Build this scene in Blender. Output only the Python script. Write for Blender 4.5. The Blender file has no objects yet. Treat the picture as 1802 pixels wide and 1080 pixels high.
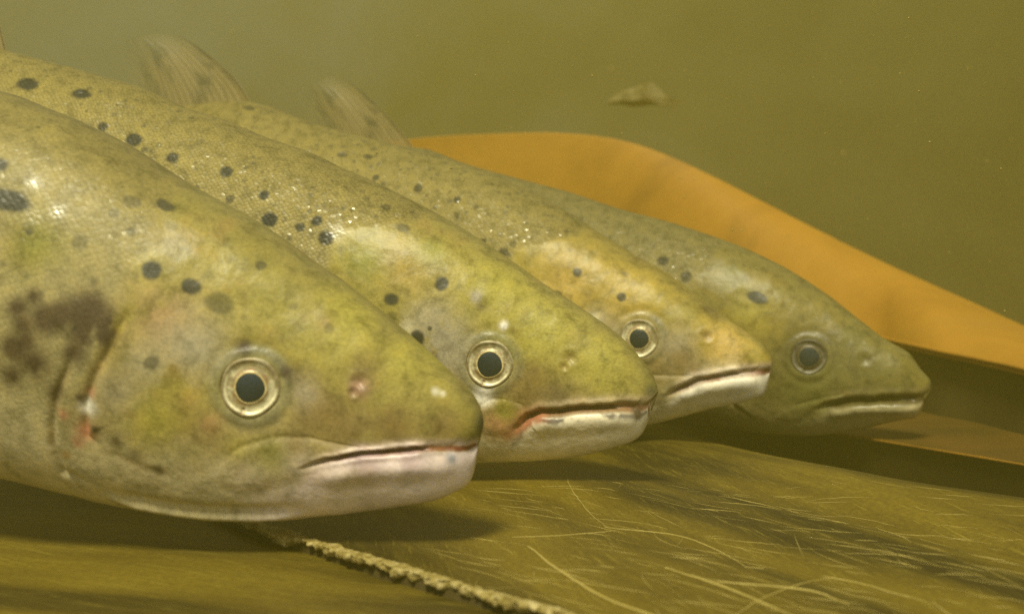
import bpy, math, random
import numpy as np
from mathutils import Vector, Matrix

random.seed(7); np.random.seed(7)
scene = bpy.context.scene
R_ = math.radians

# ------------------------------------------------------------------ camera, light, exposure
CAM_H = 0.08
FPX = 1932.0                                   # focal length in photograph pixels (1802 wide)
cam_d = bpy.data.cameras.new('camera')
cam = bpy.data.objects.new('camera', cam_d)
scene.collection.objects.link(cam)
cam.location = (0, 0, CAM_H)
cam.rotation_euler = (R_(90), 0, 0)
cam_d.sensor_width = 36.0
cam_d.lens = 36.0 * FPX / 1802.0
cam_d.clip_start = 0.01
cam_d.clip_end = 50.0
cam_d.dof.use_dof = True
cam_d.dof.focus_distance = 0.46
cam_d.dof.aperture_fstop = 12.0
scene.camera = cam

SUN_ELEV, SUN_AZ = 53.0, 196.0                 # azimuth: 180 = from behind the camera
world = bpy.data.worlds.new('World')
scene.world = world
world.use_nodes = True
wn = world.node_tree
bg = wn.nodes['Background']
sky = wn.nodes.new('ShaderNodeTexSky')
sky.sky_type = 'NISHITA'
sky.sun_disc = False
sky.sun_elevation = R_(SUN_ELEV)
sky.sun_rotation = R_(SUN_AZ)
wn.links.new(sky.outputs[0], bg.inputs[0])
bg.inputs[1].default_value = 0.06
sun_d = bpy.data.lights.new('sun', 'SUN')
sun_d.energy = 4.2
sun_d.angle = R_(14)
sun_d.color = (1.0, 0.95, 0.66)
sun = bpy.data.objects.new('sun', sun_d)
scene.collection.objects.link(sun)
az = R_(SUN_AZ)
to_sun = Vector((math.sin(az) * math.cos(R_(SUN_ELEV)), math.cos(az) * math.cos(R_(SUN_ELEV)), math.sin(R_(SUN_ELEV))))
sun.rotation_euler = to_sun.to_track_quat('Z', 'Y').to_euler()
sun.location = to_sun * 3

scene.view_settings.view_transform = 'Standard'
scene.view_settings.look = 'None'
scene.view_settings.gamma = 1.0
scene.view_settings.exposure = 0.84
scene.render.engine = 'CYCLES'
scene.cycles.volume_bounces = 2
scene.cycles.max_bounces = 6
scene.cycles.use_denoising = False

# ------------------------------------------------------------------ helpers
def link(o):
    scene.collection.objects.link(o); return o

def tag(o, label=None, cat=None, group=None, kind=None):
    if label: o['label'] = label
    if cat: o['category'] = cat
    if group: o['group'] = group
    if kind: o['kind'] = kind
    return o

def mesh_obj(name, verts, faces, mat=None, parent=None, smooth=True):
    me = bpy.data.meshes.new(name)
    v = np.asarray(verts, dtype=np.float32)
    if isinstance(faces, np.ndarray):
        n, k = faces.shape
        me.vertices.add(len(v)); me.vertices.foreach_set('co', v.ravel())
        me.loops.add(n * k); me.loops.foreach_set('vertex_index', faces.astype(np.int32).ravel())
        me.polygons.add(n)
        me.polygons.foreach_set('loop_start', np.arange(0, n * k, k, dtype=np.int32))
        me.polygons.foreach_set('loop_total', np.full(n, k, dtype=np.int32))
        me.update(calc_edges=True)
    else:
        me.from_pydata(v.tolist(), [], faces); me.update()
    if smooth:
        me.polygons.foreach_set('use_smooth', np.ones(len(me.polygons), dtype=bool))
    if mat: me.materials.append(mat)
    o = link(bpy.data.objects.new(name, me))
    if parent is not None: o.parent = parent
    return o

def add_color(o, name, arr):
    a = o.data.attributes.new(name, 'FLOAT_COLOR', 'POINT')
    c = np.ones((len(arr), 4), dtype=np.float32); c[:, :arr.shape[1]] = arr
    a.data.foreach_set('color', c.ravel())

def add_vec(o, name, arr):
    a = o.data.attributes.new(name, 'FLOAT_VECTOR', 'POINT')
    a.data.foreach_set('vector', np.asarray(arr, dtype=np.float32).ravel())

def grid_faces(nu, nv, wrap=False):
    i = np.arange(nu - 1)[:, None]; j = np.arange(nv if wrap else nv - 1)[None, :]
    j2 = (j + 1) % nv
    f = np.stack([i * nv + j + 0 * i, i * nv + j2, (i + 1) * nv + j2, (i + 1) * nv + j], -1)
    return f.reshape(-1, 4)

def pchip(x, y, xq):
    x = np.asarray(x, float); y = np.asarray(y, float); xq = np.asarray(xq, float)
    h = np.diff(x); d = np.diff(y) / h
    m = np.zeros_like(y)
    for i in range(1, len(x) - 1):
        if d[i - 1] * d[i] > 0:
            w1 = 2 * h[i] + h[i - 1]; w2 = h[i] + 2 * h[i - 1]
            m[i] = (w1 + w2) / (w1 / d[i - 1] + w2 / d[i])
    m[0], m[-1] = d[0], d[-1]
    k = np.clip(np.searchsorted(x, xq) - 1, 0, len(x) - 2)
    t = np.clip((xq - x[k]) / h[k], 0, 1)
    return ((2*t**3 - 3*t**2 + 1) * y[k] + (t**3 - 2*t**2 + t) * h[k] * m[k]
            + (-2*t**3 + 3*t**2) * y[k + 1] + (t**3 - t**2) * h[k] * m[k + 1])

def sstep(a, b, x):
    t = np.clip((x - a) / (b - a), 0, 1); return t * t * (3 - 2 * t)

def vnoise(p, s, seed=0):
    q = np.asarray(p) * s + 1000.0
    i = np.floor(q).astype(np.int64); f = q - i; f = f * f * (3 - 2 * f)
    def h(a, b, c):
        n = (a * 73856093) ^ (b * 19349663) ^ (c * 83492791) ^ (seed * 2654435761)
        n = (n ^ (n >> 13)) * 1274126177 & 0xFFFFFFFF
        n = (n ^ (n >> 16)) & 0xFFFF
        return n / 65535.0
    r = 0
    for a in (0, 1):
        for b in (0, 1):
            for c in (0, 1):
                w = ((f[:, 0] if a else 1 - f[:, 0]) * (f[:, 1] if b else 1 - f[:, 1]) * (f[:, 2] if c else 1 - f[:, 2]))
                r = r + w * h(i[:, 0] + a, i[:, 1] + b, i[:, 2] + c)
    return r

def fbm(p, s, seed=0, octv=4):
    r = 0; a = 0.5; t = 0
    for k in range(octv):
        r = r + a * vnoise(p, s * 2**k, seed + k); t += a; a *= 0.55
    return r / t

def ray(u, v):
    return np.array([(u - 901.0) / FPX, 1.0, (540.0 - v) / FPX])

def at(u, v, D):
    return ray(u, v) * D + np.array([0, 0, CAM_H])

def ground(u, v, z=0.0):
    D = (CAM_H - z) * FPX / (v - 540.0)
    return at(u, v, D)

def project(P):
    D = P[..., 1]
    return 901.0 + FPX * P[..., 0] / D, 540.0 - FPX * (P[..., 2] - CAM_H) / D

def resample(pts, n):
    pts = np.asarray(pts, float)
    s = np.concatenate([[0], np.cumsum(np.linalg.norm(np.diff(pts, axis=0), axis=1))])
    q = np.linspace(0, s[-1], n)
    return np.stack([pchip(s, pts[:, k], q) for k in range(pts.shape[1])], 1)

def tube(path, rad, name, mat, parent=None, ns=8):
    path = np.asarray(path, float); n = len(path)
    rad = np.broadcast_to(np.asarray(rad, float), (n,))
    T = np.gradient(path, axis=0); T /= np.linalg.norm(T, axis=1)[:, None] + 1e-12
    up = np.array([0, 0, 1.0])
    A = np.cross(T, up); A /= np.linalg.norm(A, axis=1)[:, None] + 1e-9
    B = np.cross(A, T)
    th = np.linspace(0, 2 * np.pi, ns, endpoint=False)
    V = path[:, None] + rad[:, None, None] * (A[:, None] * np.cos(th)[None, :, None] + B[:, None] * np.sin(th)[None, :, None])
    F = grid_faces(n, ns, True)
    if name is None: return V.reshape(-1, 3), F
    return mesh_obj(name, V.reshape(-1, 3), F, mat, parent)

# ------------------------------------------------------------------ node helpers
class NT:
    def __init__(s, name):
        s.m = bpy.data.materials.new(name); s.m.use_nodes = True
        s.t = s.m.node_tree; s.b = s.t.nodes['Principled BSDF']; s.out = s.t.nodes['Material Output']
    def n(s, typ, **kw):
        nd = s.t.nodes.new(typ)
        for k, v in kw.items():
            if hasattr(nd, k): setattr(nd, k, v)
            else: nd.inputs[k.replace('_', ' ')].default_value = v
        return nd
    def l(s, a, b): s.t.links.new(a, b)
    def ramp(s, fac, stops):
        r = s.n('ShaderNodeValToRGB')
        el = r.color_ramp.elements
        while len(el) < len(stops): el.new(0.5)
        for e, (p, c) in zip(el, stops):
            e.position = p; e.color = (*c, 1) if len(c) == 3 else c
        s.l(fac, r.inputs[0]); return r.outputs[0]
    def noise(s, vec, scale, detail=4, rough=0.55, dist=0.0):
        nd = s.n('ShaderNodeTexNoise'); nd.inputs['Scale'].default_value = scale
        nd.inputs['Detail'].default_value = detail; nd.inputs['Roughness'].default_value = rough
        nd.inputs['Distortion'].default_value = dist
        if vec is not None: s.l(vec, nd.inputs['Vector'])
        return nd
    def mix(s, fac, a, b, mode='MIX'):
        nd = s.n('ShaderNodeMix'); nd.data_type = 'RGBA'; nd.blend_type = mode
        for sock, val in ((nd.inputs['Factor'], fac), (nd.inputs[6], a), (nd.inputs[7], b)):
            if isinstance(val, bpy.types.NodeSocket): s.l(val, sock)
            elif isinstance(val, (int, float)): sock.default_value = val
            else: sock.default_value = (*val, 1) if len(val) == 3 else val
        return nd.outputs[2]
    def math(s, op, a, b=None):
        nd = s.n('ShaderNodeMath'); nd.operation = op
        for sock, val in zip(nd.inputs, (a, b)):
            if val is None: continue
            if isinstance(val, bpy.types.NodeSocket): s.l(val, sock)
            else: sock.default_value = val
        return nd.outputs[0]
    def mapping(s, vec, scale=(1, 1, 1), rot=(0, 0, 0)):
        nd = s.n('ShaderNodeMapping'); nd.inputs['Scale'].default_value = scale; nd.inputs['Rotation'].default_value = rot
        s.l(vec, nd.inputs['Vector']); return nd.outputs[0]
    def bump(s, h, strength, dist, normal=None):
        nd = s.n('ShaderNodeBump'); nd.inputs['Strength'].default_value = strength; nd.inputs['Distance'].default_value = dist
        s.l(h, nd.inputs['Height'])
        if normal is not None: s.l(normal, nd.inputs['Normal'])
        return nd.outputs[0]
    def pos(s): return s.n('ShaderNodeTexCoord').outputs['Object']

def mat_floor(name, dark, mid, pale, streak_rot, pale_amt=0.5, rough=0.55):
    k = NT(name); p = k.pos()
    pr = k.mapping(p, (1, 1, 1), (0, 0, streak_rot))
    pr2 = k.mapping(p, (1, 1, 1), (0, 0, streak_rot + 0.22))
    st = k.noise(k.mapping(pr, (7, 60, 20)), 3, 7, 0.72, 0.15).outputs[0]
    st2 = k.noise(k.mapping(pr2, (14, 330, 20)), 3, 5, 0.75, 0.35).outputs[0]
    big = k.noise(k.mapping(pr, (0.55, 3.0, 1)), 6, 3, 0.5, 0.3).outputs[0]  # broad soft bands of light and shade, put into the plate colour
    fine = k.noise(p, 520, 3, 0.65).outputs[0]
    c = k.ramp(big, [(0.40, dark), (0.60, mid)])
    c = k.mix(k.ramp(st, [(0.48, (0, 0, 0)), (0.82, (pale_amt * 0.4,) * 3)]), c, pale)
    c = k.mix(k.ramp(st2, [(0.56, (0, 0, 0)), (0.72, (pale_amt,) * 3)]), c, pale)
    c = k.mix(k.ramp(fine, [(0.3, (0.4,) * 3), (0.6, (0, 0, 0))]), c, dark)
    k.l(c, k.b.inputs['Base Color'])
    k.b.inputs['Roughness'].default_value = rough
    k.b.inputs['Specular IOR Level'].default_value = 0.25
    h = k.math('ADD', st, k.math('MULTIPLY', fine, 0.5))
    k.l(k.bump(h, 0.12, 0.0005), k.b.inputs['Normal'])
    return k.m

def mat_plain(name, cols, scale, rough=0.6, bump=0.3, bdist=0.001, stretch=(1, 1, 1), spec=0.25):
    k = NT(name); p = k.mapping(k.pos(), stretch)
    nz = k.noise(p, scale, 6, 0.6, 0.3).outputs[0]
    fine = k.noise(p, scale * 9, 3, 0.6).outputs[0]
    n = len(cols)
    c = k.ramp(nz, [(0.3 + 0.4 * i / max(1, n - 1), cols[i]) for i in range(n)])
    c = k.mix(k.math('MULTIPLY', fine, 0.25), c, tuple(0.55 * x for x in cols[0]))
    k.l(c, k.b.inputs['Base Color'])
    k.b.inputs['Roughness'].default_value = rough
    k.b.inputs['Specular IOR Level'].default_value = spec
    k.l(k.bump(k.math('ADD', nz, fine), bump, bdist), k.b.inputs['Normal'])
    return k.m

# ------------------------------------------------------------------ setting
M_base = mat_plain('channel_brown', [(0.030, 0.022, 0.005), (0.05, 0.036, 0.009), (0.065, 0.045, 0.012)], 30)  # shade of the sunken channel is partly put into this dark brown
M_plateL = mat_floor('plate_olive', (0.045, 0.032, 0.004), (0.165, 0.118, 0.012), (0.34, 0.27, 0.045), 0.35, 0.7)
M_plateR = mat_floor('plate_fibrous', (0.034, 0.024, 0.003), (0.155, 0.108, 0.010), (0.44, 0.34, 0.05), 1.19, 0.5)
M_orange = mat_plain('orange_gelcoat', [(0.20, 0.10, 0.012), (0.36, 0.175, 0.018), (0.42, 0.21, 0.022), (0.38, 0.20, 0.03)], 4.2, 0.6, 0.35, 0.002)
M_strip = mat_plain('brown_orange_gelcoat', [(0.065, 0.042, 0.008), (0.14, 0.072, 0.012)], 12, 0.5, 0.2, 0.001)
M_lip = mat_plain('lip_orange', [(0.20, 0.10, 0.012), (0.34, 0.17, 0.02)], 40, 0.6, 0.3, 0.001)
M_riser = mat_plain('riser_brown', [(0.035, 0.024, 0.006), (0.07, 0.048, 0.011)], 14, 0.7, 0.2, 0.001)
kw = NT('backdrop_olive'); pw = kw.pos()
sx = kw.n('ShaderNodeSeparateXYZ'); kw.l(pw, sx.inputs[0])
fw = kw.math('ADD', kw.math('MULTIPLY', kw.noise(pw, 2.6, 5, 0.6, 0.3).outputs[0], 0.7), kw.math('MULTIPLY', sx.outputs[0], -0.30))  # sideways gradient: pale murk and light falloff put into the wall colour
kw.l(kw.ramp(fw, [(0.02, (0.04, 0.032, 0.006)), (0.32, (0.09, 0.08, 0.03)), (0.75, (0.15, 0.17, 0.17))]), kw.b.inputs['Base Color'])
kw.b.inputs['Roughness'].default_value = 0.85
M_backdrop = kw.m
M_pale = mat_plain('pale_sealant', [(0.16, 0.115, 0.02), (0.40, 0.31, 0.10), (0.66, 0.55, 0.27)], 260, 0.6, 0.6, 0.001)
M_strand = mat_plain('pale_fibre', [(0.32, 0.25, 0.06), (0.48, 0.38, 0.12)], 60, 0.6, 0.1, 0.0005)
M_leaf = mat_plain('pale_leaf', [(0.07, 0.055, 0.016), (0.22, 0.18, 0.07)], 60, 0.6, 0.5, 0.001, (1, 4, 4))

# base sheet
g = np.linspace(-3.4, 3.4, 120); gy = np.linspace(-0.8, 3.6, 90)
X, Y = np.meshgrid(g, gy, indexing='ij')
P = np.stack([X, Y, 0 * X - 0.036], -1).reshape(-1, 3)
P[:, 2] += 0.002 * (fbm(P * np.array([1, 1, 0]), 9, 3) - 0.5)
tag(mesh_obj('floor', P, grid_faces(120, 90), M_base), kind='structure')

# the seam (left edge of the upper plate) and far edge of the plate, on the ground
seam_px = [(300, 868), (380, 893), (450, 922), (520, 945), (600, 968), (700, 998), (780, 1022), (880, 1052), (985, 1078), (1120, 1125), (1330, 1220)]
seam = np.array([ground(*p) for p in seam_px])
far_px = [(700, 690), (900, 712), (1030, 734), (1145, 757), (1250, 780), (1350, 803), (1480, 827), (1600, 850), (1802, 880), (2050, 920), (2500, 1000)]
far = np.array([ground(*p) for p in far_px])
# plate: ruled between seam (extended) and far edge with a gentle undulation
NS, NW = 260, 200
sl = resample(np.vstack([ground(60, 800)[None], seam]), NS)
fr = resample(far, NS)
rough_edge = 0.0012 * (fbm(sl, 260, 5, 3) - 0.5) + 0.0022 * (fbm(sl, 70, 6, 2) - 0.5)
t = np.linspace(0, 1, NW)
PL = sl[:, None] * (1 - t)[None, :, None] + fr[:, None] * t[None, :, None]
PL[:, 0, 0] += rough_edge * 1.2
tt = t[None, :] + 0 * PL[..., 0]
und = -0.005 * np.exp(-((tt - 0.70 - 0.05 * np.sin(PL[..., 0] * 20)) / 0.085) ** 2) - 0.002 * np.exp(-((tt - 0.38) / 0.07) ** 2) + 0.003 * np.exp(-((tt - 0.9) / 0.1) ** 2)
und += 0.0016 * (fbm(PL.reshape(-1, 3), 22, 8, 3).reshape(NS, NW) - 0.5) * np.minimum(1, tt * 6) * np.minimum(1, (1 - tt) * 10)
PL[..., 2] = und
top = PL.reshape(-1, 3)
bot = top.copy(); bot[:, 2] = -0.0345
F = grid_faces(NS, NW)
nv = NS * NW
side = []
for i in range(NS - 1):
    a, b = i * NW, (i + 1) * NW; side.append((a, a + nv, b + nv, b))
    a, b = i * NW + NW - 1, (i + 1) * NW + NW - 1; side.append((a, b, b + nv, a + nv))
for j in range(NW - 1):
    a, b = j, j + 1; side.append((a, b, b + nv, a + nv))
    a, b = (NS - 1) * NW + j, (NS - 1) * NW + j + 1; side.append((a, a + nv, b + nv, b))
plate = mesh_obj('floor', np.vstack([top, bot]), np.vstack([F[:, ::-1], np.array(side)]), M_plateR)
plate.data.materials.append(M_base)  # dark side faces: shade under the seam edge put in as colour
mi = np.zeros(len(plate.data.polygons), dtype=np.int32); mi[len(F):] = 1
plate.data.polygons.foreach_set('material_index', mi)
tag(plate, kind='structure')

# lower left sheet, lapping under the plate
NL = 120
lx = np.linspace(0, 1, NL)
sl2 = resample(np.vstack([ground(-60, 775)[None], seam]), NL) + np.array([0.004, 0.004, 0])
out_dir = np.array([-0.75, -0.65, 0]); out_dir /= np.linalg.norm(out_dir)
LP = sl2[:, None] + out_dir[None, None] * (np.linspace(0, 1, 90) ** 1.3 * 0.75)[None, :, None]
LP[..., 2] = -0.0045 + 0.003 * (fbm(LP.reshape(-1, 3), 18, 12, 3).reshape(NL, 90) - 0.5)
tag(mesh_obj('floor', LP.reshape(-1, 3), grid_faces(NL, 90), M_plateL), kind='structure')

# ragged pale bead along the seam
NB = 420
sb = resample(seam[1:], NB)
sb[:, 0] += 0.0010 * (fbm(sb, 180, 21, 3) - 0.5)
along = np.linspace(0, 1, NB)
rb = 0.0013 + 0.0042 * np.clip(fbm(sb, 75, 22, 5) - 0.30, 0, 1) ** 0.8 * (0.35 + 0.65 * sstep(0.0, 0.25, along)) * 1.5 * (0.4 + 0.6 * sstep(0.35, 0.55, fbm(sb, 45, 29, 2)))
sb[:, 2] = 0.0002
Vb, Fb = tube(sb, rb, None, None, ns=18)
Vb = Vb + ((fbm(Vb, 700, 23, 3) - 0.5) * 0.0022)[:, None] * np.array([1, 1, 0.9]) + ((fbm(Vb, 240, 27, 2) - 0.5) * 0.003)[:, None] * np.array([0.7, 0.5, 0])
Vb[:, 2] = np.clip(Vb[:, 2], -0.0035, 0.0007 + 0.0014 * (fbm(Vb, 260, 41, 3) - 0.5))
tag(mesh_obj('sealant_bead', Vb, Fb, M_pale), 'ragged pale bead of sealant flaking along the seam of the floor plates', 'sealant bead')
for k, (u, v) in enumerate([(768, 1043)]):
    c = ground(u, v, -0.006)
    m = np.random.RandomState(k).rand(60, 3) - 0.5

# strip ledge rising into the riser, then the big orange bank
lip_px = [(1040, 440, 1.22), (1180, 490, 1.14), (1300, 525, 1.06), (1440, 562, 0.98), (1560, 595, 0.90), (1640, 614, 0.80), (1720, 630, 0.74), (1802, 648, 0.67), (1950, 690, 0.60), (2200, 760, 0.52)]
lip = np.array([at(*p) for p in lip_px])
front_px = [(900, 668), (1000, 685), (1100, 702), (1300, 733), (1480, 762), (1640, 788), (1802, 815), (1950, 842), (2200, 890)]
front = np.array([ground(u, v, -0.002) for u, v in front_px])
NR = 240
lipr = resample(lip, NR); frr = resample(front, NR)
# match by image column so that the ruled strips do not twist
lu, _ = project(lipr); fu, _ = project(frr)
cols = np.linspace(1042, 2195, NR)
lipr = np.stack([np.interp(cols, lu, lipr[:, k]) for k in range(3)], 1)
frr = np.stack([np.interp(cols, fu, frr[:, k]) for k in range(3)], 1)
base = lipr.copy(); base[:, 2] = 0.0
rows = []
for s in np.linspace(0, 1, 40):
    q = frr * (1 - s) + base * s
    q[:, 2] = -0.002 + 0.004 * s ** 2.2
    rows.append(q)
SP = np.stack(rows, 1)
ledge_root = link(bpy.data.objects.new('ledge', None)); ledge_root.location = (0.25, 0.7, 0)
lo_ = np.array(ledge_root.location)
tag(ledge_root, 'narrow brown orange ledge beside the dark channel, under the orange bank', 'ledge')
mesh_obj('tread', SP.reshape(-1, 3) - lo_, grid_faces(NR, 40)[:, ::-1], M_strip, ledge_root)
rows = []
for s in np.linspace(0, 1, 8):
    q = frr + np.array([0.3, 0.95, 0]) * (0.004 + 0.012 * s); q[:, 2] = -0.0032 - 0.033 * s; rows.append(q)
mesh_obj('front_face', np.stack(rows, 1).reshape(-1, 3) - lo_, grid_faces(NR, 8), M_riser, ledge_root)  # dark brown puts the shade below the ledge lip into colour
tube(frr - lo_ + np.array([0, 0.0006, -0.0008]), 0.0008, 'lip', M_lip, ledge_root)
# riser wall: tucked back under the lip
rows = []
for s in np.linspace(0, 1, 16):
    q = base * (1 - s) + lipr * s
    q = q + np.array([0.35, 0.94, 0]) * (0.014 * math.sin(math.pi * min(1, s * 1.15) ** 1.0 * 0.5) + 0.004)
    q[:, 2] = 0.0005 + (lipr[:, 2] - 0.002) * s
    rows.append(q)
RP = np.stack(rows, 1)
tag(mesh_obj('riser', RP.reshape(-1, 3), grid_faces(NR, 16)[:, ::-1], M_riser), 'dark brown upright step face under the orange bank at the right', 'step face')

top_px = [(300, 330, 1.40), (500, 290, 1.36), (640, 258, 1.32), (740, 241, 1.30), (900, 234, 1.27), (1030, 235, 1.23), (1130, 254, 1.20), (1250, 308, 1.15), (1400, 384, 1.09), (1500, 436, 1.04), (1650, 505, 0.97), (1802, 572, 0.90), (1950, 640, 0.82), (2200, 735, 0.72)]
crest = np.array([at(*p) for p in top_px])
cr = resample(crest, 400); cu, _ = project(cr)
cols2 = np.linspace(520, 2195, NR)
cr = np.stack([np.interp(cols2, cu, cr[:, k]) for k in range(3)], 1)
kz = np.hanning(43); kz /= kz.sum()
cr = np.stack([np.convolve(np.pad(cr[:, k], 21, mode='reflect', reflect_type='odd'), kz, 'valid') for k in range(3)], 1)
lipx = resample(np.vstack([[at(520, 400, 1.34)], [at(760, 380, 1.30)], lip]), 400); lu, _ = project(lipx)
lip2 = np.stack([np.interp(cols2, lu, lipx[:, k]) for k in range(3)], 1)
rows = []
tin = lip2.copy(); tin[:, 1] += 0.006; tin[:, 2] -= 0.004
rows.append(tin)
nb = 46
for s in np.linspace(0, 1, nb):
    q = lip2 * (1 - s) + cr * s
    q[:, 2] += 0.022 * math.sin(math.pi * s) ** 1.0 * (cr[:, 2] - lip2[:, 2]) / 0.13
    q[:, 2] += 0.0016 * (fbm(q, 16, 31, 3) - 0.5)
    q[:, 1] += (0.0035 * (fbm(q * np.array([1, 0, 0]), 30, 33, 3) - 0.5)) * (1 - s)
    rows.append(q)
for s in np.linspace(0.06, 1, 14):
    q = cr.copy(); q[:, 1] += 0.34 * s; q[:, 0] += 0.12 * s
    q[:, 2] = cr[:, 2] * (1 - 0.9 * s ** 1.7)
    rows.append(q)
BP = np.stack(rows, 1)
bank_root = bpy.data.objects.new('bank', None); link(bank_root)
bank_root.location = (0.3, 1.0, 0)
bp = BP.reshape(-1, 3) - np.array(bank_root.location)
mesh_obj('slope', bp, grid_faces(NR, BP.shape[1])[:, ::-1], M_orange, bank_root)
rl = lip2 - np.array(bank_root.location) + np.array([0, 0.0005, -0.0004])
tube(rl, 0.0011 + 0.0009 * fbm(rl, 60, 34, 3), 'lip', M_orange, bank_root)
tag(bank_root, 'broad smooth orange bank sweeping down to the right behind the four fish', 'bank')

# thin cord in the dark channel
cord = np.array([ground(u, v, -0.0335) for u, v in [(1230, 742), (1330, 754), (1430, 770), (1560, 795), (1680, 815), (1802, 836), (2000, 872)]])
tag(tube(resample(cord, 60), 0.0006, 'cord', M_strand), 'thin pale cord lying along the dark channel beyond the floor plate', 'cord')

# far backdrop wall, added to block the bright sky behind the water
a = np.linspace(-1.15, 1.15, 90); hz = np.linspace(-0.015, 0.86, 24)
A, H = np.meshgrid(a, hz, indexing='ij')
RW = 1.95 - 0.33 * A
WP = np.stack([RW * np.sin(A), RW * np.cos(A) + 0.05, H], -1).reshape(-1, 3)
WO = WP.copy(); WO[:, :2] *= 1.03
wf = grid_faces(90, 24)
tag(mesh_obj('backdrop_wall', np.vstack([WP, WO]), np.vstack([wf, wf[:, ::-1] + len(WP)]), M_backdrop), 'dim olive backdrop wall added behind the murky water', 'wall')

# ------------------------------------------------------------------ fish
def mat_skin(name, tint=(1, 1, 1)):
    k = NT(name)
    at_ = k.n('ShaderNodeAttribute'); at_.attribute_name = 'pigment'
    fl = k.n('ShaderNodeAttribute'); fl.attribute_name = 'flank'      # x, girth, scale amount
    mk = k.n('ShaderNodeAttribute'); mk.attribute_name = 'surface'    # scale amount, gloss, speckle
    sep = k.n('ShaderNodeSeparateColor'); k.l(mk.outputs['Color'], sep.inputs[0])
    scl, gloss = sep.outputs[0], sep.outputs[1]
    vec = fl.outputs['Vector']
    vm = k.mapping(vec, (470, 620, 1), (0, 0, R_(45)))
    vor = k.n('ShaderNodeTexVoronoi'); vor.feature = 'F1'; vor.inputs['Scale'].default_value = 1.0; vor.inputs['Randomness'].default_value = 0.5
    k.l(vm, vor.inputs['Vector'])
    edge = k.n('ShaderNodeTexVoronoi'); edge.feature = 'DISTANCE_TO_EDGE'; edge.inputs['Scale'].default_value = 1.0; edge.inputs['Randomness'].default_value = 0.5
    k.l(vm, edge.inputs['Vector'])
    sc_h = vor.outputs['Distance']
    cell = vor.outputs['Color']
    n1 = k.noise(vec, 130, 5, 0.65, 0.3).outputs[0]
    n2 = k.noise(vec, 800, 3, 0.6).outputs[0]
    n3 = k.noise(vec, 45, 4, 0.6, 0.5)
    base = k.mix(1.0, at_.outputs['Color'], tint, 'MULTIPLY')
    # mottling of pigment cells
    mot = k.ramp(n1, [(0.32, (0.62, 0.62, 0.56)), (0.50, (1, 1, 1)), (0.70, (1.2, 1.16, 1.04))])
    clean = k.math('SUBTRACT', 1.0, k.math('MULTIPLY', sep.outputs[2], 0.45))
    base = k.mix(clean, base, mot, 'MULTIPLY')
    sp = k.ramp(n2, [(0.28, (0.70, 0.70, 0.70)), (0.6, (1.1, 1.1, 1.1))])
    base = k.mix(k.math('MULTIPLY', clean, 0.75), base, sp, 'MULTIPLY')
    # scale edges darker, scale centres paler
    se = k.ramp(edge.outputs['Distance'], [(0.0, (0.62, 0.6, 0.55)), (0.16, (1, 1, 1))])
    sfac = k.math('MULTIPLY', scl, 0.85)
    base = k.mix(sfac, base, k.mix(1.0, base, se, 'MULTIPLY'))
    k.l(base, k.b.inputs['Base Color'])
    # roughness varies scale to scale -> glints
    sepc = k.n('ShaderNodeSeparateColor'); k.l(cell, sepc.inputs[0])
    rr = k.math('ADD', k.math('MULTIPLY', sepc.outputs[0], 0.30), 0.42)
    rmix = k.n('ShaderNodeMix'); rmix.data_type = 'FLOAT'
    k.l(scl, rmix.inputs[0]); rmix.inputs[2].default_value = 0.38; k.l(rr, rmix.inputs[3])
    rg = k.math('SUBTRACT', rmix.outputs[0], k.math('MULTIPLY', gloss, 0.22))
    glr = k.math('MULTIPLY', k.math('POWER', sepc.outputs[1], 12.0), scl)
    rg = k.math('SUBTRACT', rg, k.math('MULTIPLY', glr, 0.22))
    k.l(rg, k.b.inputs['Roughness'])
    spc = k.math('ADD', k.math('MULTIPLY', scl, -0.10), k.math('ADD', 0.27, k.math('MULTIPLY', gloss, 0.6)))
    k.l(spc, k.b.inputs['Specular IOR Level'])
    glint = k.math('MULTIPLY', scl, k.math('MULTIPLY', k.math('POWER', sepc.outputs[1], 24.0), k.math('GREATER_THAN', n3.outputs[0], 0.5)))
    met = k.math('MULTIPLY', glint, 0.12)
    spc = k.math('ADD', spc, k.math('MULTIPLY', glint, 0.9))
    k.l(spc, k.b.inputs['Specular IOR Level'])
    k.l(met, k.b.inputs['Metallic'])
    # bump: head pores + scales with random tilt
    hh = k.math('ADD', k.math('MULTIPLY', n1, 0.5), k.math('MULTIPLY', n2, 0.35))
    nb_ = k.bump(hh, 0.34, 0.0006)
    h2 = k.math('MULTIPLY', k.math('SUBTRACT', k.math('MULTIPLY', sepc.outputs[2], 0.5), sc_h), scl)
    nb2 = k.bump(h2, 0.40, 0.0006, nb_)
    k.l(nb2, k.b.inputs['Normal'])
    return k.m

def mat_eye(name, c_in, c_out, rough=0.35, metal=0.35):
    k = NT(name); p = k.pos()
    nz = k.noise(p, 700, 4, 0.6).outputs[0]
    c = k.mix(nz, c_in, c_out)
    if 'pupil' not in name:
        at_ = k.n('ShaderNodeAttribute'); at_.attribute_name = 'iris'
        c = k.mix(1.0, at_.outputs['Color'], k.ramp(nz, [(0.3, (0.75,) * 3), (0.7, (1.2,) * 3)]), 'MULTIPLY')
    k.l(c, k.b.inputs['Base Color']); k.b.inputs['Roughness'].default_value = rough
    k.b.inputs['Metallic'].default_value = metal
    k.l(k.bump(nz, 0.25, 0.0004), k.b.inputs['Normal'])
    return k.m

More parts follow.
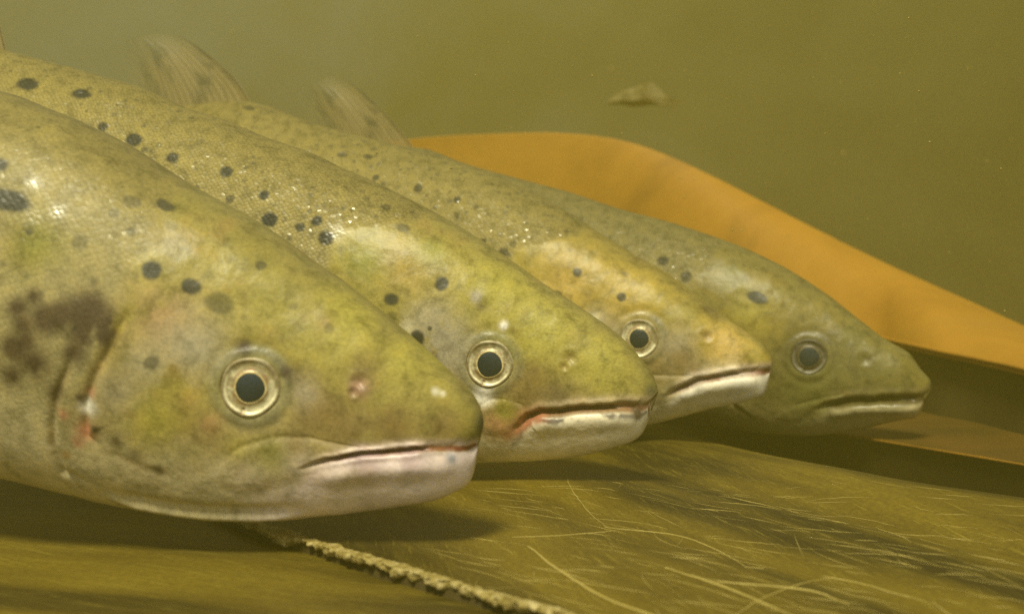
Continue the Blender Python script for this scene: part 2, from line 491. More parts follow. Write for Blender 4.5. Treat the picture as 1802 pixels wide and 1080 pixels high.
def mat_fin(name):
    k = NT(name)
    at_ = k.n('ShaderNodeAttribute'); at_.attribute_name = 'fin'        # ray phase, distance along ray, darkness
    sep = k.n('ShaderNodeSeparateXYZ'); k.l(at_.outputs['Vector'], sep.inputs[0])
    ph = k.math('MULTIPLY', sep.outputs[0], 21 * 2 * math.pi)
    w = k.math('ADD', k.math('MULTIPLY', k.math('SINE', ph), 0.5), 0.5)
    nz = k.noise(k.mapping(at_.outputs['Vector'], (2.2, 0.9, 0)), 2.2, 4, 0.6, 0.4).outputs[0]
    c = k.ramp(w, [(0.0, (0.24, 0.18, 0.08)), (1.0, (0.34, 0.265, 0.13))])
    c = k.mix(k.ramp(nz, [(0.47, (0, 0, 0)), (0.60, (0.8,) * 3)]), c, (0.04, 0.042, 0.028))
    k.l(c, k.b.inputs['Base Color'])
    k.b.inputs['Roughness'].default_value = 0.45
    al = k.math('MULTIPLY', sep.outputs[2], k.math('ADD', 0.62, k.math('MULTIPLY', w, 0.34)))
    k.l(al, k.b.inputs['Alpha'])
    return k.m

M_pupil = mat_eye('pupil_black', (0.008, 0.018, 0.024), (0.018, 0.032, 0.038), 0.25, 0.0)
M_socket = mat_eye('eye_rim', (0.30, 0.27, 0.18), (0.42, 0.38, 0.26), 0.45, 0.1)
M_fin = mat_fin('fin_membrane')

def seg_dist(px, pz, poly):
    poly = np.asarray(poly, float)
    best = np.full(px.shape, 1e9); tb = np.zeros(px.shape)
    L = np.concatenate([[0], np.cumsum(np.linalg.norm(np.diff(poly, axis=0), axis=1))])
    for i in range(len(poly) - 1):
        a, b = poly[i], poly[i + 1]; d = b - a; l2 = d @ d + 1e-14
        t = np.clip(((px - a[0]) * d[0] + (pz - a[1]) * d[1]) / l2, 0, 1)
        dd = np.hypot(px - a[0] - t * d[0], pz - a[1] - t * d[1])
        m = dd < best; best = np.where(m, dd, best); tb = np.where(m, (L[i] + t * math.sqrt(l2)) / L[-1], tb)
    return best, tb

def in_poly(px, pz, poly):
    c = np.zeros(px.shape, bool); n = len(poly)
    for i in range(n):
        x1, z1 = poly[i]; x2, z2 = poly[(i + 1) % n]
        cond = ((z1 > pz) != (z2 > pz))
        xi = (x2 - x1) * (pz - z1) / (z2 - z1 + 1e-15) + x1
        c ^= cond & (px < xi)
    return c

def lerp(a, b, m):
    return a * (1 - m[:, None]) + np.asarray(b)[None] * m[:, None]

W_D = [0, 0.0015, 0.004, 0.008, 0.015, 0.03, 0.05, 0.075, 0.105, 0.14, 0.20, 0.28, 0.38, 0.50, 0.62, 0.70, 0.80]
W_V = [0, 0.0052, 0.0085, 0.0115, 0.0148, 0.0190, 0.0232, 0.0280, 0.0345, 0.0400, 0.0440, 0.0455, 0.043, 0.032, 0.016, 0.010, 0.008]

def make_fish(S):
    D = S['D']; yaw, pit, roll = R_(S['yaw']), R_(S['pitch']), R_(S.get('roll', 0))
    fx = np.array([math.cos(yaw) * math.cos(pit), -math.sin(yaw) * math.cos(pit), -math.sin(pit)])
    up0 = np.array([0, 0, 1.0]); fz = up0 - fx * (up0 @ fx); fz /= np.linalg.norm(fz)
    fy = np.cross(fz, fx)
    fz, fy = fz * math.cos(roll) + fy * math.sin(roll), fy * math.cos(roll) - fz * math.sin(roll)
    Rm = np.stack([fx, fy, fz], 1)                       # columns: local axes
    ws = S.get('wscale', 1.0)
    w_eye = 0.028 * ws
    eyeW = at(*S['eye'][:2], D)
    O = eyeW + fy * w_eye
    def to_world(L): return L @ Rm.T + O
    cw = (np.array([0, 0, CAM_H]) - O) @ Rm
    def plane(u, v, yoff=0.0):
        d = ray(u, v) @ Rm
        t = (yoff - cw[1]) / d[1]
        q = cw + d * t
        return q[0], q[2]
    dors = np.array([plane(*p) for p in S['dorsal']]); vent = np.array([plane(*p) for p in S['ventral']])
    dpx, vpx = np.array(S['dorsal'], float), np.array(S['ventral'], float)
    tip = np.array(plane(*S['tip']))
    L_tail = 0.70
    def tail_ext(top, bot):
        # continue both outlines behind what the photograph shows
        xt, zt = top[-1]; xb, zb = bot[-1]
        x0 = min(xt, -0.21)
        H = 0.078; mid = S.get('mid', None)
        if mid is None: mid = zt - H - 0.004
        def add(arr, sgn):
            l = [tuple(a) for a in arr]
            for x, f in ((-0.24, 1.02), (-0.31, 1.0), (-0.40, 0.84), (-0.50, 0.56), (-0.59, 0.36), (-0.66, 0.31), (-0.70, 0.36)):
                if x < l[-1][0] - 0.02:
                    l.append((x, mid + sgn * H * f + (x + 0.24) * S.get('tslope', 0.0)))
            return np.array(l)
        return add(top, 1), add(bot, -1)
    def section(nx, nth, near_frac):
        tp, bt = tail_ext(dors, vent)
        tx = np.vstack([[tip], tp]); bx = np.vstack([[tip], bt])
        tx = tx[np.argsort(tx[:, 0])]; bx = bx[np.argsort(bx[:, 0])]
        n1 = int(nx * 0.12); n2 = int(nx * 0.68); n3 = nx - n1 - n2
        d = np.concatenate([np.linspace(0.0008, 1, n1, endpoint=False) ** 2 * 0.010 + 2e-5,
                            np.linspace(0.0100, 0.40, n2, endpoint=False), np.linspace(0.40, L_tail + tip[0] - 0.002, n3)])
        x = tip[0] - d
        tz = pchip(tx[:, 0], tx[:, 1], x); bz = pchip(bx[:, 0], bx[:, 1], x)
        # light smoothing away from the snout
        for arr in (tz, bz):
            ker = max(3, int(0.012 / (0.39 / n2))) | 1
            sm = np.convolve(np.pad(arr, ker // 2, mode='edge'), np.ones(ker) / ker, 'valid')
            arr[:] = arr * (1 - sstep(0.012, 0.03, d)) + sm * sstep(0.012, 0.03, d)
        w = pchip(np.sqrt(W_D), W_V, np.sqrt(d)) * ws
        return x, tz, bz, w, d
    def build(nx, nth):
        x, tz, bz, w, d = section(nx, nth, 0.75)
        nn = int(nth * 0.74); nf = nth - nn
        # theta = pi : camera side (y<0). pi/2 top, -pi/2 bottom
        thn = np.linspace(math.pi / 2, 1.5 * math.pi, nn, endpoint=False)
        thf = np.linspace(1.5 * math.pi, 2.5 * math.pi, nf, endpoint=False)
        th = np.concatenate([thn, thf])
        kc = np.interp(d, [0, 0.02, 0.08, 0.16, 0.3], [0.5, 0.46, 0.47, 0.50, 0.52])
        zc = bz + (tz - bz) * kc
        c, s = np.cos(th), np.sin(th)
        ey = np.interp(d, [0, 0.05, 0.15], [0.90, 0.82, 0.92])[:, None]
        yy = np.sign(c)[None] * np.abs(c)[None] ** ey
        eyl = np.interp(d, [0, 0.008, 0.02, 0.06, 0.12, 0.2], [0.5, 0.55, 0.68, 0.80, 0.85, 0.90])[:, None]
        yl = np.sign(c)[None] * np.abs(c)[None] ** eyl
        bl = sstep(0.05, -0.55, s)[None]
        yy = yy * (1 - bl) + yl * bl
        yv = w[:, None] * yy
        # keep the throat narrower than the crown of the head
        zz = np.where(s[None] > 0, zc[:, None] + (tz - zc)[:, None] * s[None], zc[:, None] + (zc - bz)[:, None] * s[None])
        low = np.clip(-s, 0, 1)[None] * np.interp(d, [0, 0.01, 0.03, 0.1, 0.2], [0.0, 0.01, 0.05, 0.08, 0.06])[:, None]
        yv = yv * (1 - low)
        G = np.stack([x[:, None] + 0 * zz, yv, zz], -1)
        return G, th, nn, d
    # fit the outline to the traced one
    for it in range(5):
        G, th, nn, d = build(260, 120)
        u, v = project(to_world(G.reshape(-1, 3)))
        dep = to_world(G.reshape(-1, 3))[:, 1]
        for arr, px, sg in ((dors, dpx, 1), (vent, vpx, -1)):
            for i in range(len(arr)):
                if px[i, 0] > S['tip'][0] - (14 if sg > 0 else 48): continue
                m = np.abs(u - px[i, 0]) < 4
                if not m.any(): continue
                cur = v[m].min() if sg > 0 else v[m].max()
                k = np.argmin(np.where(m, sg * v, 1e9))
                arr[i, 1] += -(px[i, 1] - cur) * dep[k] / FPX * 0.85
    G, th, nn, d = build(S['nx'], S['nt'])
    nx, nt = G.shape[:2]
    print('fish', S['eye'][:2], 'tip', tip, 'top', dors[-1], 'bot', vent[-1], 'n', nx * nt)
    # girth coordinate
    dg = np.linalg.norm(np.diff(G[:, :nn], axis=1), axis=2)
    sN = np.concatenate([np.zeros((nx, 1)), np.cumsum(dg, 1)], 1)
    dgf = np.linalg.norm(np.diff(np.concatenate([G[:, nn - 1:], G[:, :1]], 1), axis=1), axis=2)
    girth = np.concatenate([sN, -np.cumsum(dgf[:, ::-1], 1)[:, ::-1][:, 1:] if False else sN[:, -1:] + np.cumsum(dgf, 1)[:, :nt - nn]], 1)
    girth = girth - sN[:, nn // 2:nn // 2 + 1]
    def normals(G):
        gx = np.gradient(G, axis=0); gt = np.roll(G, -1, 1) - np.roll(G, 1, 1)
        N = np.cross(gx, gt); N /= np.linalg.norm(N, axis=2)[..., None] + 1e-12
        cen = G.mean(1, keepdims=True)
        if ((G - cen) * N).sum(2).mean() < 0: N = -N
        return N
    N = normals(G)
    near = G[:, :nn].reshape(-1, 3)
    nu, nvv = project(to_world(near))
    def surf(u, v):
        return near[np.argmin((nu - u) ** 2 + (nvv - v) ** 2)]
    def line(pts): return np.array([surf(*p)[[0, 2]] for p in pts])
    x = G[..., 0].ravel(); yabs = np.abs(G[..., 1]).ravel(); z = G[..., 2].ravel(); P = G.reshape(-1, 3); Pm = np.stack([x, yabs, z], 1)
    px2m = D / FPX
    wx = x + 0.0016 * (fbm(Pm, 150, S['seed'] + 80, 3) - 0.5); wz = z + 0.0016 * (fbm(Pm, 150, S['seed'] + 85, 3) - 0.5)
    # ---- mouth
    mpx = S['mouth']
    ml = np.array([surf(*p)[[0, 2]] for p in mpx])
    ml = np.vstack([[ml[0][0] + 0.02, ml[0][1] + 0.02 * S.get('mfront', 0.0)], ml])
    md, mt = seg_dist(wx, wz, ml)
    order = np.argsort(ml[:, 0])
    zm = np.interp(x, ml[order, 0], ml[order, 1])
    xback = ml[-1, 0]
    gap = S['gap'] * px2m * 0.60
    endtap = sstep(1.0, 0.80, mt)
    disp = np.zeros_like(x)
    groove = np.exp(-(md / (gap * 0.62)) ** 2.0) * endtap * sstep(0.001, 0.009, np.repeat(d, nt))
    disp -= S.get('gdepth', 0.0036) * groove * np.minimum(1, (G[..., 1].ravel() ** 2 + 0.00002) / 0.00006 + 0.6)
    above = z > zm
    ahead = sstep(xback - 0.004, xback + 0.012, x)
    lipu = np.exp(-((md - gap * 1.35) / (gap * 0.75)) ** 2) * endtap
    disp += 0.0008 * lipu * ahead * above
    disp += sstep(0.0, 0.012, np.repeat(d, nt)) * (0.0005 * np.exp(-((md - gap * 1.6) / (gap * 1.0)) ** 2) + 0.0022 * np.exp(-((md - 0.0055) / 0.0042) ** 2)) * endtap * ahead * (~above)
    # ---- maxilla plate
    mx = np.array([surf(*p)[[0, 2]] for p in S['maxilla']])
    inside = in_poly(wx, wz, mx)
    ed, _ = seg_dist(wx, wz, np.vstack([mx, mx[:1]]))
    sd = np.where(inside, ed, -ed)
    maxm = sstep(-0.0008, 0.0026, sd)
    mxc = mx[:, 1].mean(); upm = sstep(mxc - 0.002, mxc + 0.002, z)
    disp += 0.0006 * (maxm * upm + sstep(-0.0025, 0.003, sd) * (1 - upm)) - 0.00025 * upm * np.exp(-((sd + 0.0007) / 0.0008) ** 2) * (z < mx[:, 1].max() - 0.0)
    # ---- gill cover lines
    gill = np.zeros_like(x)
    for poly, depth, wd, stepv in S['grooves']:
        pl = line(poly); gd, gt_ = seg_dist(wx, wz, pl)
        tap = np.minimum(1, np.minimum(gt_, 1 - gt_) * 6)
        disp -= 0.6 * depth * np.exp(-(gd / wd) ** 2) * tap
        # step: plate in front (towards the snout) stands proud
        if stepv:
            zo = np.argsort(pl[:, 1]); xl = np.interp(z, pl[zo, 1], pl[zo, 0])
            infr = np.clip((x - xl) / 0.0012, -1, 1)
            disp += stepv * (infr > 0) * np.exp(-(gd / 0.006) ** 2) * tap * np.clip((x - xl) / 0.0012, 0, 1)
        gill = np.maximum(gill, np.exp(-(gd / (wd * 1.4)) ** 2) * tap)
    # ---- eye socket
    e3 = surf(*S['eye'][:2]); Re = S['eye'][2] * px2m * 0.96
    de = np.sqrt((x - e3[0]) ** 2 + (z - e3[2]) ** 2)
    disp -= 0.0042 * sstep(1.05 * Re, 0.90 * Re, de)
    disp += 0.0002 * np.exp(-((de - 1.25 * Re) / (0.16 * Re)) ** 2)
    disp -= 0.0004 * np.exp(-((de - 1.55 * Re) / (0.22 * Re)) ** 2)
    # brow ridge in front of and above the eye
    # ---- nostrils
    nos = np.zeros_like(x)
    for (u, v, r) in S['nostril']:
        q = surf(u, v); dn = np.linalg.norm(Pm - np.array([q[0], abs(q[1]), q[2]]), axis=1) / (r * px2m)
        disp -= 0.0008 * np.exp(-dn ** 2 * 1.5); disp += 0.0002 * np.exp(-((dn - 1.5) / 0.5) ** 2)
        nos = np.maximum(nos, np.exp(-dn ** 2))
    # ---- bony unevenness of the head
    scale_m = sstep(S['scale_x'] + 0.012, S['scale_x'] - 0.012, x + 0.35 * (z - 0.02) * 0 + 0.010 * (fbm(P, 60, 3) - 0.5))
    if 'scale_line' in S:
        sl_ = line(S['scale_line']); zo = np.argsort(sl_[:, 1]); xl = np.interp(z, sl_[zo, 1], sl_[zo, 0])
        scale_m = sstep(0.004, -0.004, x - xl + 0.008 * (fbm(P, 80, 3) - 0.5))
    disp += (0.0013 * (fbm(Pm, 45, S['seed'], 3) - 0.5) + 0.0004 * (fbm(Pm, 200, S['seed'] + 5, 3) - 0.5)) * (1 - 0.6 * scale_m) * sstep(0.0, 0.02, np.repeat(d, nt))
    if 'fold' in S:
        fl_ = line(S['fold']); fd, ft = seg_dist(x, z, fl_)
        tap = np.minimum(1, np.minimum(ft, 1 - ft) * 6)
        disp += 0.0016 * np.exp(-(fd / 0.0012) ** 2) * tap - 0.0012 * np.exp(-((fd - 0.003) / 0.0016) ** 2) * tap * (z > np.interp(x, np.sort(fl_[:, 0]), fl_[np.argsort(fl_[:, 0]), 1]))
    V = P + N.reshape(-1, 3) * disp[:, None]
    zf = ml[1][1]; dd = np.repeat(d, nt)
    nd = S.get('notch', 2.6) * 0.001
    sh = nd * np.exp(-((z - zf) / 0.0014) ** 2) + nd * 0.35 * np.exp(-((z - zf) / 0.004) ** 2)
    V[:, 0] -= sh * np.clip(1 - dd / 0.022, 0, 1) ** 2
    # relax the crowded rings round the tip of the jaws
    kf = int(np.searchsorted(d, 0.017)); Bk = V.reshape(nx, nt, 3)[:kf].copy()
    mk = np.clip(1 - d[:kf] / 0.016, 0, 1)[:, None, None] ** 0.5
    for it in range(140):
        av = Bk.copy()
        av[1:-1] = 0.25 * (Bk[:-2] + Bk[2:]) + 0.25 * (np.roll(Bk[1:-1], 1, 1) + np.roll(Bk[1:-1], -1, 1))
        Bk = Bk * (1 - 0.8 * mk) + av * 0.8 * mk
        Bk[0] = Bk[1].mean(0)
    mk2 = np.clip(1 - d[:kf] / 0.006, 0, 1)[:, None, None] ** 0.5
    for it in range(400):
        av = Bk.copy()
        av[1:-1] = 0.25 * (Bk[:-2] + Bk[2:]) + 0.25 * (np.roll(Bk[1:-1], 1, 1) + np.roll(Bk[1:-1], -1, 1))
        Bk = Bk * (1 - 0.9 * mk2) + av * 0.9 * mk2
        Bk[0] = Bk[1].mean(0)
    V = V.reshape(nx, nt, 3); V[:kf] = Bk; V = V.reshape(-1, 3)
    # ================= pigment
    top = np.repeat(G[..., 2].max(1), nt); bt = np.repeat(G[..., 2].min(1), nt)
    hgt = (z - bt) / (top - bt + 1e-9)
    n_a = fbm(Pm, 38, S['seed'] + 20, 5); n_b = fbm(Pm, 120, S['seed'] + 30, 4); n_c = fbm(Pm, 22, S['seed'] + 40, 3)
    C = S['col']
    headm = 1 - scale_m
    col = np.tile(np.array(C['back']), (len(x), 1))
    col = lerp(col, C['head'], headm * sstep(0.3, 0.6, hgt + 0.3 * (n_c - 0.5)))
    col = lerp(col, C['flank'], (1 - headm) * sstep(0.95, 0.55, hgt))
    col = lerp(col, C['cheek'], headm * sstep(0.66, 0.42, hgt + 0.25 * (n_a - 0.5)) * 0.9)
    col = lerp(col, C['head2'], headm * sstep(0.50, 0.68, n_a) * 0.6 * sstep(0.25, 0.5, hgt))
    col = lerp(col, C['green'], sstep(0.52, 0.72, fbm(Pm, 50, S['seed'] + 60, 4)) * 0.55 * headm)
    col = lerp(col, C['rust'], sstep(0.60, 0.78, fbm(Pm, 60, S['seed'] + 70, 4)) * 0.45 * headm)
    col = lerp(col, C['belly'], sstep(0.36, 0.10, hgt + 0.12 * (n_a - 0.5)))
    # darker dorsal ridge pigment
    col = lerp(col, C['ridge'], sstep(0.86, 1.0, hgt) * 0.55)
    # snout: dusky tip
    q = surf(*S['snout_dark'][:2]); dq = np.linalg.norm(Pm - np.array([q[0], abs(q[1]), q[2]]), axis=1)
    col = lerp(col, (0.07, 0.075, 0.06), np.exp(-(dq / (S['snout_dark'][2] * px2m)) ** 2) * 0.75)
    # lower jaw pale
    below = sstep(gap * 0.2, gap * 1.4 + 0.012 * (1 - ahead), zm - z + 0.004 * (n_a - 0.5)) * sstep(xback - 0.03, xback + 0.01, x)
    col = lerp(col, C['jaw'], below * (0.9 + 0.1 * n_b))
    low_j = below * sstep(0.0, 0.016, zm - z - gap * 1.8 + 0.008 * (n_a - 0.5)) * 0.3
    col = lerp(col, C['jaw_low'], np.clip(low_j, 0, 1))
    dusk = below * np.exp(-((md - gap * 1.5) / (gap * 0.9)) ** 2) * sstep(0.42, 0.6, n_b) * S.get('dusk', 0.5)
    col = lerp(col, (0.16, 0.14, 0.12), dusk)
    # lips
    lipm = np.exp(-((md - gap * 1.6) / (gap * S.get('lipw', 1.1))) ** 2) * endtap
    col = lerp(col, C['lip'], np.clip(lipm * above * 0.9 * sstep(xback - 0.002, xback + 0.01, x), 0, 1))
    col = lerp(col, C['mouth'], np.exp(-(md / (gap * 0.95)) ** 4) * endtap)
    # maxilla
    col = lerp(col, C['maxilla'], maxm * 0.45)
    col = lerp(col, C['maxedge'], np.exp(-((sd - 0.0004) / 0.0008) ** 2) * 0.45 * sstep(0.3, 0.6, n_b + 0.1))
    # gill groove
    col = lerp(col, C['gill'], gill * 0.35 * sstep(0.3, 0.6, n_b))
    # around the eye
    col = lerp(col, C['orbit'], np.exp(-((de - 1.25 * Re) / (0.30 * Re)) ** 2) * 0.75)
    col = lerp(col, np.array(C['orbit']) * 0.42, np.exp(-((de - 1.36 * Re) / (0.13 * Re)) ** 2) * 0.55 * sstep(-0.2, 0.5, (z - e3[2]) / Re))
    col = lerp(col, C['nostril'], nos * 0.55)
    # blotches / tints, plus pale glare spots painted into the skin colour
    for (u, v, r, cc, amt) in S['tints']:
        amt = min(1.0, amt * 1.15)
        q = surf(u, v); dq = np.linalg.norm(Pm - np.array([q[0], abs(q[1]), q[2]]), axis=1) / (r * px2m * q_dep(to_world, q, D))
        m = 1.5 * np.exp(-dq ** 2 * (1.3 - 0.6 * n_b)) * amt * sstep(0.25, 0.55, n_b + 0.25 - 0.2 * dq)
        col = lerp(col, cc, np.clip(m, 0, 1))
    # black spots
    for sp in S['spots']:
        u, v, r, amt = sp[:4]; el = sp[4] if len(sp) > 4 else 1.0
        q = surf(u, v); sc = r * 1.16 * px2m * q_dep(to_world, q, D)
        dv = (Pm - np.array([q[0], abs(q[1]), q[2]])); dv[:, 0] /= el
        near_m = (np.abs(dv[:, 0]) < 3 * sc) & (np.abs(dv[:, 2]) < 3 * sc)
        if not near_m.any(): continue
        ii = np.where(near_m)[0]
        dq = np.linalg.norm(dv[ii], axis=1) / sc + 0.85 * (fbm(P[ii], 0.6 / sc, 90, 3) - 0.5)
        m = sstep(1.12, 0.62, dq) * amt
        halo = np.exp(-((dq - 1.35) / 0.3) ** 2) * 0.12 * amt
        col[ii] = lerp(col[ii], np.array(C['head']) * 1.15, halo)
        col[ii] = lerp(col[ii], (0.022, 0.026, 0.022), m)
    # random small freckles on the scaled flank
    rs = np.random.RandomState(S['seed'])
    cand = np.where((scale_m > 0.7) & (hgt > 0.45) & (x > -0.34))[0]
    for kf in range(S.get('freckles', 120)):
        q = P[rs.choice(cand)]; sc = rs.uniform(0.0007, 0.0019); am = rs.uniform(0.2, 0.65)
        ii = np.where((np.abs(x - q[0]) < 3 * sc) & (np.abs(z - q[2]) < 3 * sc) & (np.sign(P[:, 1]) == np.sign(q[1])))[0]
        dq = np.linalg.norm(P[ii] - q, axis=1) / sc
        col[ii] = lerp(col[ii], (0.05, 0.05, 0.035), sstep(1.2, 0.5, dq) * am)
    col *= (1 + (0.28 * n_b - 0.14) * (1 - 0.8 * below))[:, None]
    col = np.clip(col, 0.004, 0.9)
    gl = np.exp(-((de - 1.3 * Re) / (0.3 * Re)) ** 2) * 0.2 + below * 0.12 + groove * 0.3
    for (u, v, r, amt) in S.get('gloss', []):
        q = surf(u, v); dq = np.linalg.norm(Pm - np.array([q[0], abs(q[1]), q[2]]), axis=1) / (r * px2m)
        gl = np.maximum(gl, np.exp(-dq ** 2) * amt)
    root = link(bpy.data.objects.new('fish', None))
    Mw = Matrix(((fx[0], fy[0], fz[0], O[0]), (fx[1], fy[1], fz[1], O[1]), (fx[2], fy[2], fz[2], O[2]), (0, 0, 0, 1)))
    root.matrix_world = Mw
    tag(root, S['label'], 'fish', 'fish lined up side by side')
    F = grid_faces(nx, nt, True)
    # nose cap + tail cap
    F = F[:, ::-1]
    o = mesh_obj('body', V, F, S['skin'], root)
    bm_tip = V.reshape(nx, nt, 3)[0].mean(0)
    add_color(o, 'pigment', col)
    add_vec(o, 'flank', np.stack([x, girth.ravel(), 0 * x], 1))
    add_color(o, 'surface', np.stack([S.get('scales', 1.0) * scale_m * sstep(0.10, 0.3, hgt), np.clip(gl, 0, 1), np.clip(below, 0, 1)], 1))
    # ---------------- eyes
    near_n = N[:, :nn].reshape(-1, 3)[np.argmin((nu - S['eye'][0]) ** 2 + (nvv - S['eye'][1]) ** 2)]
    near_n = np.array(near_n) * np.array([1, 1, 0.55]); near_n /= np.linalg.norm(near_n)
    for sgn in (1, -1):
        n_ = near_n * np.array([1, sgn, 1]); c_ = e3 * np.array([1, sgn, 1])
        ax = np.array([1.0, 0, 0]); ax = ax - n_ * (ax @ n_); ax /= np.linalg.norm(ax)
        az_ = np.cross(n_, ax) * (1 if np.cross(n_, ax)[2] > 0 else -1)
        pr = S['eye'][3] / S['eye'][2] * 1.0
        def rev(name, prof, mat, parent, shape=None, nseg=96):
            ph = np.linspace(0, 2 * math.pi, nseg, endpoint=False)
            VV = []
            for r, h in prof:
                rr = r * np.ones(nseg); hh = h * np.ones(nseg)
                if shape: rr, hh = shape(rr, hh, ph)
                VV.append(c_ + (ax * (rr * np.cos(ph))[:, None] + az_ * (rr * np.sin(ph))[:, None] + n_ * hh[:, None]) * Re)
            VV = np.vstack(VV)
            Fc = grid_faces(len(prof), nseg, True)
            rr_ = np.repeat([q_[0] for q_ in prof], nseg); ph_ = np.tile(ph, len(prof))
            if sgn < 0: Fc = Fc[:, ::-1]
            oe = mesh_obj(name, VV, Fc, mat, parent)
            an = fbm(np.stack([np.cos(ph_) * rr_, np.sin(ph_) * rr_, 0 * rr_], 1), 3.0, S['seed'], 4)
            an2 = fbm(np.stack([np.cos(ph_), np.sin(ph_), rr_ * 0.3], 1), 7.0, S['seed'] + 3, 3)
            base_c = np.tile(np.array([0.26, 0.215, 0.11]), (len(VV), 1))
            base_c = lerp(base_c, (0.50, 0.46, 0.29), sstep(0.42, 0.62, an) * 0.8)
            base_c = lerp(base_c, (0.20, 0.09, 0.035), np.exp(-((rr_ - pr - 0.13) / 0.05) ** 2) * sstep(0.35, 0.6, an2) * 0.8)
            base_c = lerp(base_c, (0.70, 0.52, 0.20), np.exp(-((rr_ - pr - 0.03) / 0.024) ** 2) * (0.45 + 0.45 * an2))
            base_c = lerp(base_c, (0.74, 0.68, 0.46), np.exp(-((rr_ - 0.91) / 0.045) ** 2) * sstep(0.35, 0.55, 0.5 - 0.35 * np.sin(ph_ + 0.3) + 0.3 * (an - 0.5)) * 0.9)  # bright lower crescent, partly reflected light put into the iris colour
            base_c = lerp(base_c, (0.16, 0.12, 0.06), np.exp(-((rr_ - 1.0) / 0.05) ** 2) * 0.8)
            dn_ = np.angle(np.exp(1j * (ph_ + math.pi / 2 + 0.1)))
            base_c = lerp(base_c, (0.20, 0.13, 0.05), np.exp(-(dn_ / 0.07) ** 2) * sstep(pr + 0.1, pr + 0.2, rr_) * 0.8)
            add_color(oe, 'iris', base_c * (0.8 + 0.4 * an2)[:, None] * S.get('eye_tone', 1.2))
            return oe
        def notch(rr, hh, ph):
            dphi = np.angle(np.exp(1j * (ph + math.pi / 2 + 0.1)))
            m = np.exp(-(dphi / 0.07) ** 2) * sstep(pr + 0.06, pr + 0.2, rr) * sstep(1.06, 0.92, rr)
            return rr * (1 + 0.012 * np.sin(3 * ph + 1) + 0.012 * np.cos(5 * ph)), hh - 0.07 * m
        def teardrop(rr, hh, ph):
            k = 1 + (0.10 + 0.05 * math.sin(S['seed'])) * np.exp(-((np.angle(np.exp(1j * (ph - 0.15 * math.cos(S['seed']))))) / 0.45) ** 2) + 0.05 * np.exp(-(np.angle(np.exp(1j * (ph + 1.75))) / 0.4) ** 2) - 0.03
            return rr * k, hh
        eye = rev('eye', [(1.16, -0.32), (1.10, -0.12), (1.04, 0.0), (1.01, 0.012), (0.985, 0.02), (0.965, 0.018), (0.95, 0.01), (0.93, -0.002), (0.91, -0.016), (0.885, -0.03), (0.86, -0.042), (0.83, -0.05), (0.80, -0.055), (0.77, -0.058), (0.74, -0.058)], S['m_rim'], root, notch)
        rev('iris', [(0.76, -0.06), (0.73, -0.057), (0.70, -0.05), (pr + 0.12, -0.04), (pr + 0.10, -0.03), (pr + 0.08, -0.015), (pr + 0.055, 0.008), (pr + 0.03, 0.016), (pr, 0.01), (pr - 0.02, 0.0), (pr - 0.03, -0.02)], S['m_iris'], eye,
            lambda rr, hh, ph: (teardrop(rr, hh, ph)[0] if rr[0] < pr + 0.1 else rr, hh))
        rev('pupil', [(pr - 0.005, 0.035), (pr * 0.85, 0.06), (pr * 0.6, 0.085), (pr * 0.3, 0.10), (0.001, 0.105)], M_pupil, eye, teardrop)
    # ---------------- fins
    Gl = V.reshape(nx, nt, 3)
    xs = G[:, 0, 0]; tops = G[..., 2].max(1); bots = G[..., 2].min(1)
    def topz(xx): return np.interp(xx, xs[::-1], tops[::-1])
    def fin(name, lead, trail, base_drop, thick, nr=34, nl=40, mid=0.0):
        lead = resample(lead, nl); trail = resample(trail, nl)
        s = np.linspace(0, 1, nr)
        A = lead[None] * (1 - s)[:, None, None] + trail[None] * s[:, None, None]
        ell = np.linspace(0, 1, nl)
        th_ = thick * (1 - 0.8 * ell)[None] * (0.75 + 0.25 * np.sin(s * 2 * math.pi * 13))[:, None]
        rag = 0.0016 * np.sin(s * 61) * 1.0
        wv = 0.002 * np.sin(s * 7 + 1)[:, None] * ell[None] * 1.5
        A1 = np.stack([A[..., 0] + rag[:, None] * ell[None], mid + wv + th_, A[..., 1]], -1)
        A2 = np.stack([A[..., 0] + rag[:, None] * ell[None], mid + wv - th_, A[..., 1]], -1)
        VV = np.vstack([A1.reshape(-1, 3), A2.reshape(-1, 3)])
        f = grid_faces(nr, nl); n = nr * nl
        rim = []
        for i in range(nr - 1):
            a, b = i * nl + nl - 1, (i + 1) * nl + nl - 1; rim.append((a, b, b + n, a + n))
        for j in range(nl - 1):
            rim.append((j, j + 1, j + 1 + n, j + n)); a = (nr - 1) * nl; rim.append((a + j, a + j + n, a + j + 1 + n, a + j + 1))
        oo = mesh_obj(name, VV, np.vstack([f, f[:, ::-1] + n, np.array(rim)]), M_fin, root)
        at1 = np.stack([s[:, None] + 0 * ell[None], ell[None] + 0 * s[:, None], np.clip((0.64 - 0.26 * ell)[None] * (1 - sstep(0.5, 1.0, s) * 0.95)[:, None] * (1 - sstep(0.6, 1.0, ell) * 0.85)[None] + 0.3 * (np.exp(-(s / 0.015) ** 2)[:, None] * (1 - 0.5 * ell)[None]), 0, 0.95)], -1).reshape(-1, 3)
        add_vec(oo, 'fin', np.vstack([at1, at1]))
        return oo
    if 'fin_px' in S:
        lead = [plane(*p) for p in S['fin_px'][0]]; trail = [plane(*p) for p in S['fin_px'][1]]
    else:
        x0 = -0.315
        lead = [(x0, topz(x0)), (x0 - 0.022, topz(x0) + 0.03), (x0 - 0.045, topz(x0) + 0.055), (x0 - 0.065, topz(x0) + 0.07)]
        trail = [(x0 - 0.095, topz(x0 - 0.095)), (x0 - 0.10, topz(x0) + 0.012), (x0 - 0.105, topz(x0) + 0.022), (x0 - 0.108, topz(x0) + 0.03)]
    lead = np.array(lead); trail = np.array(trail)
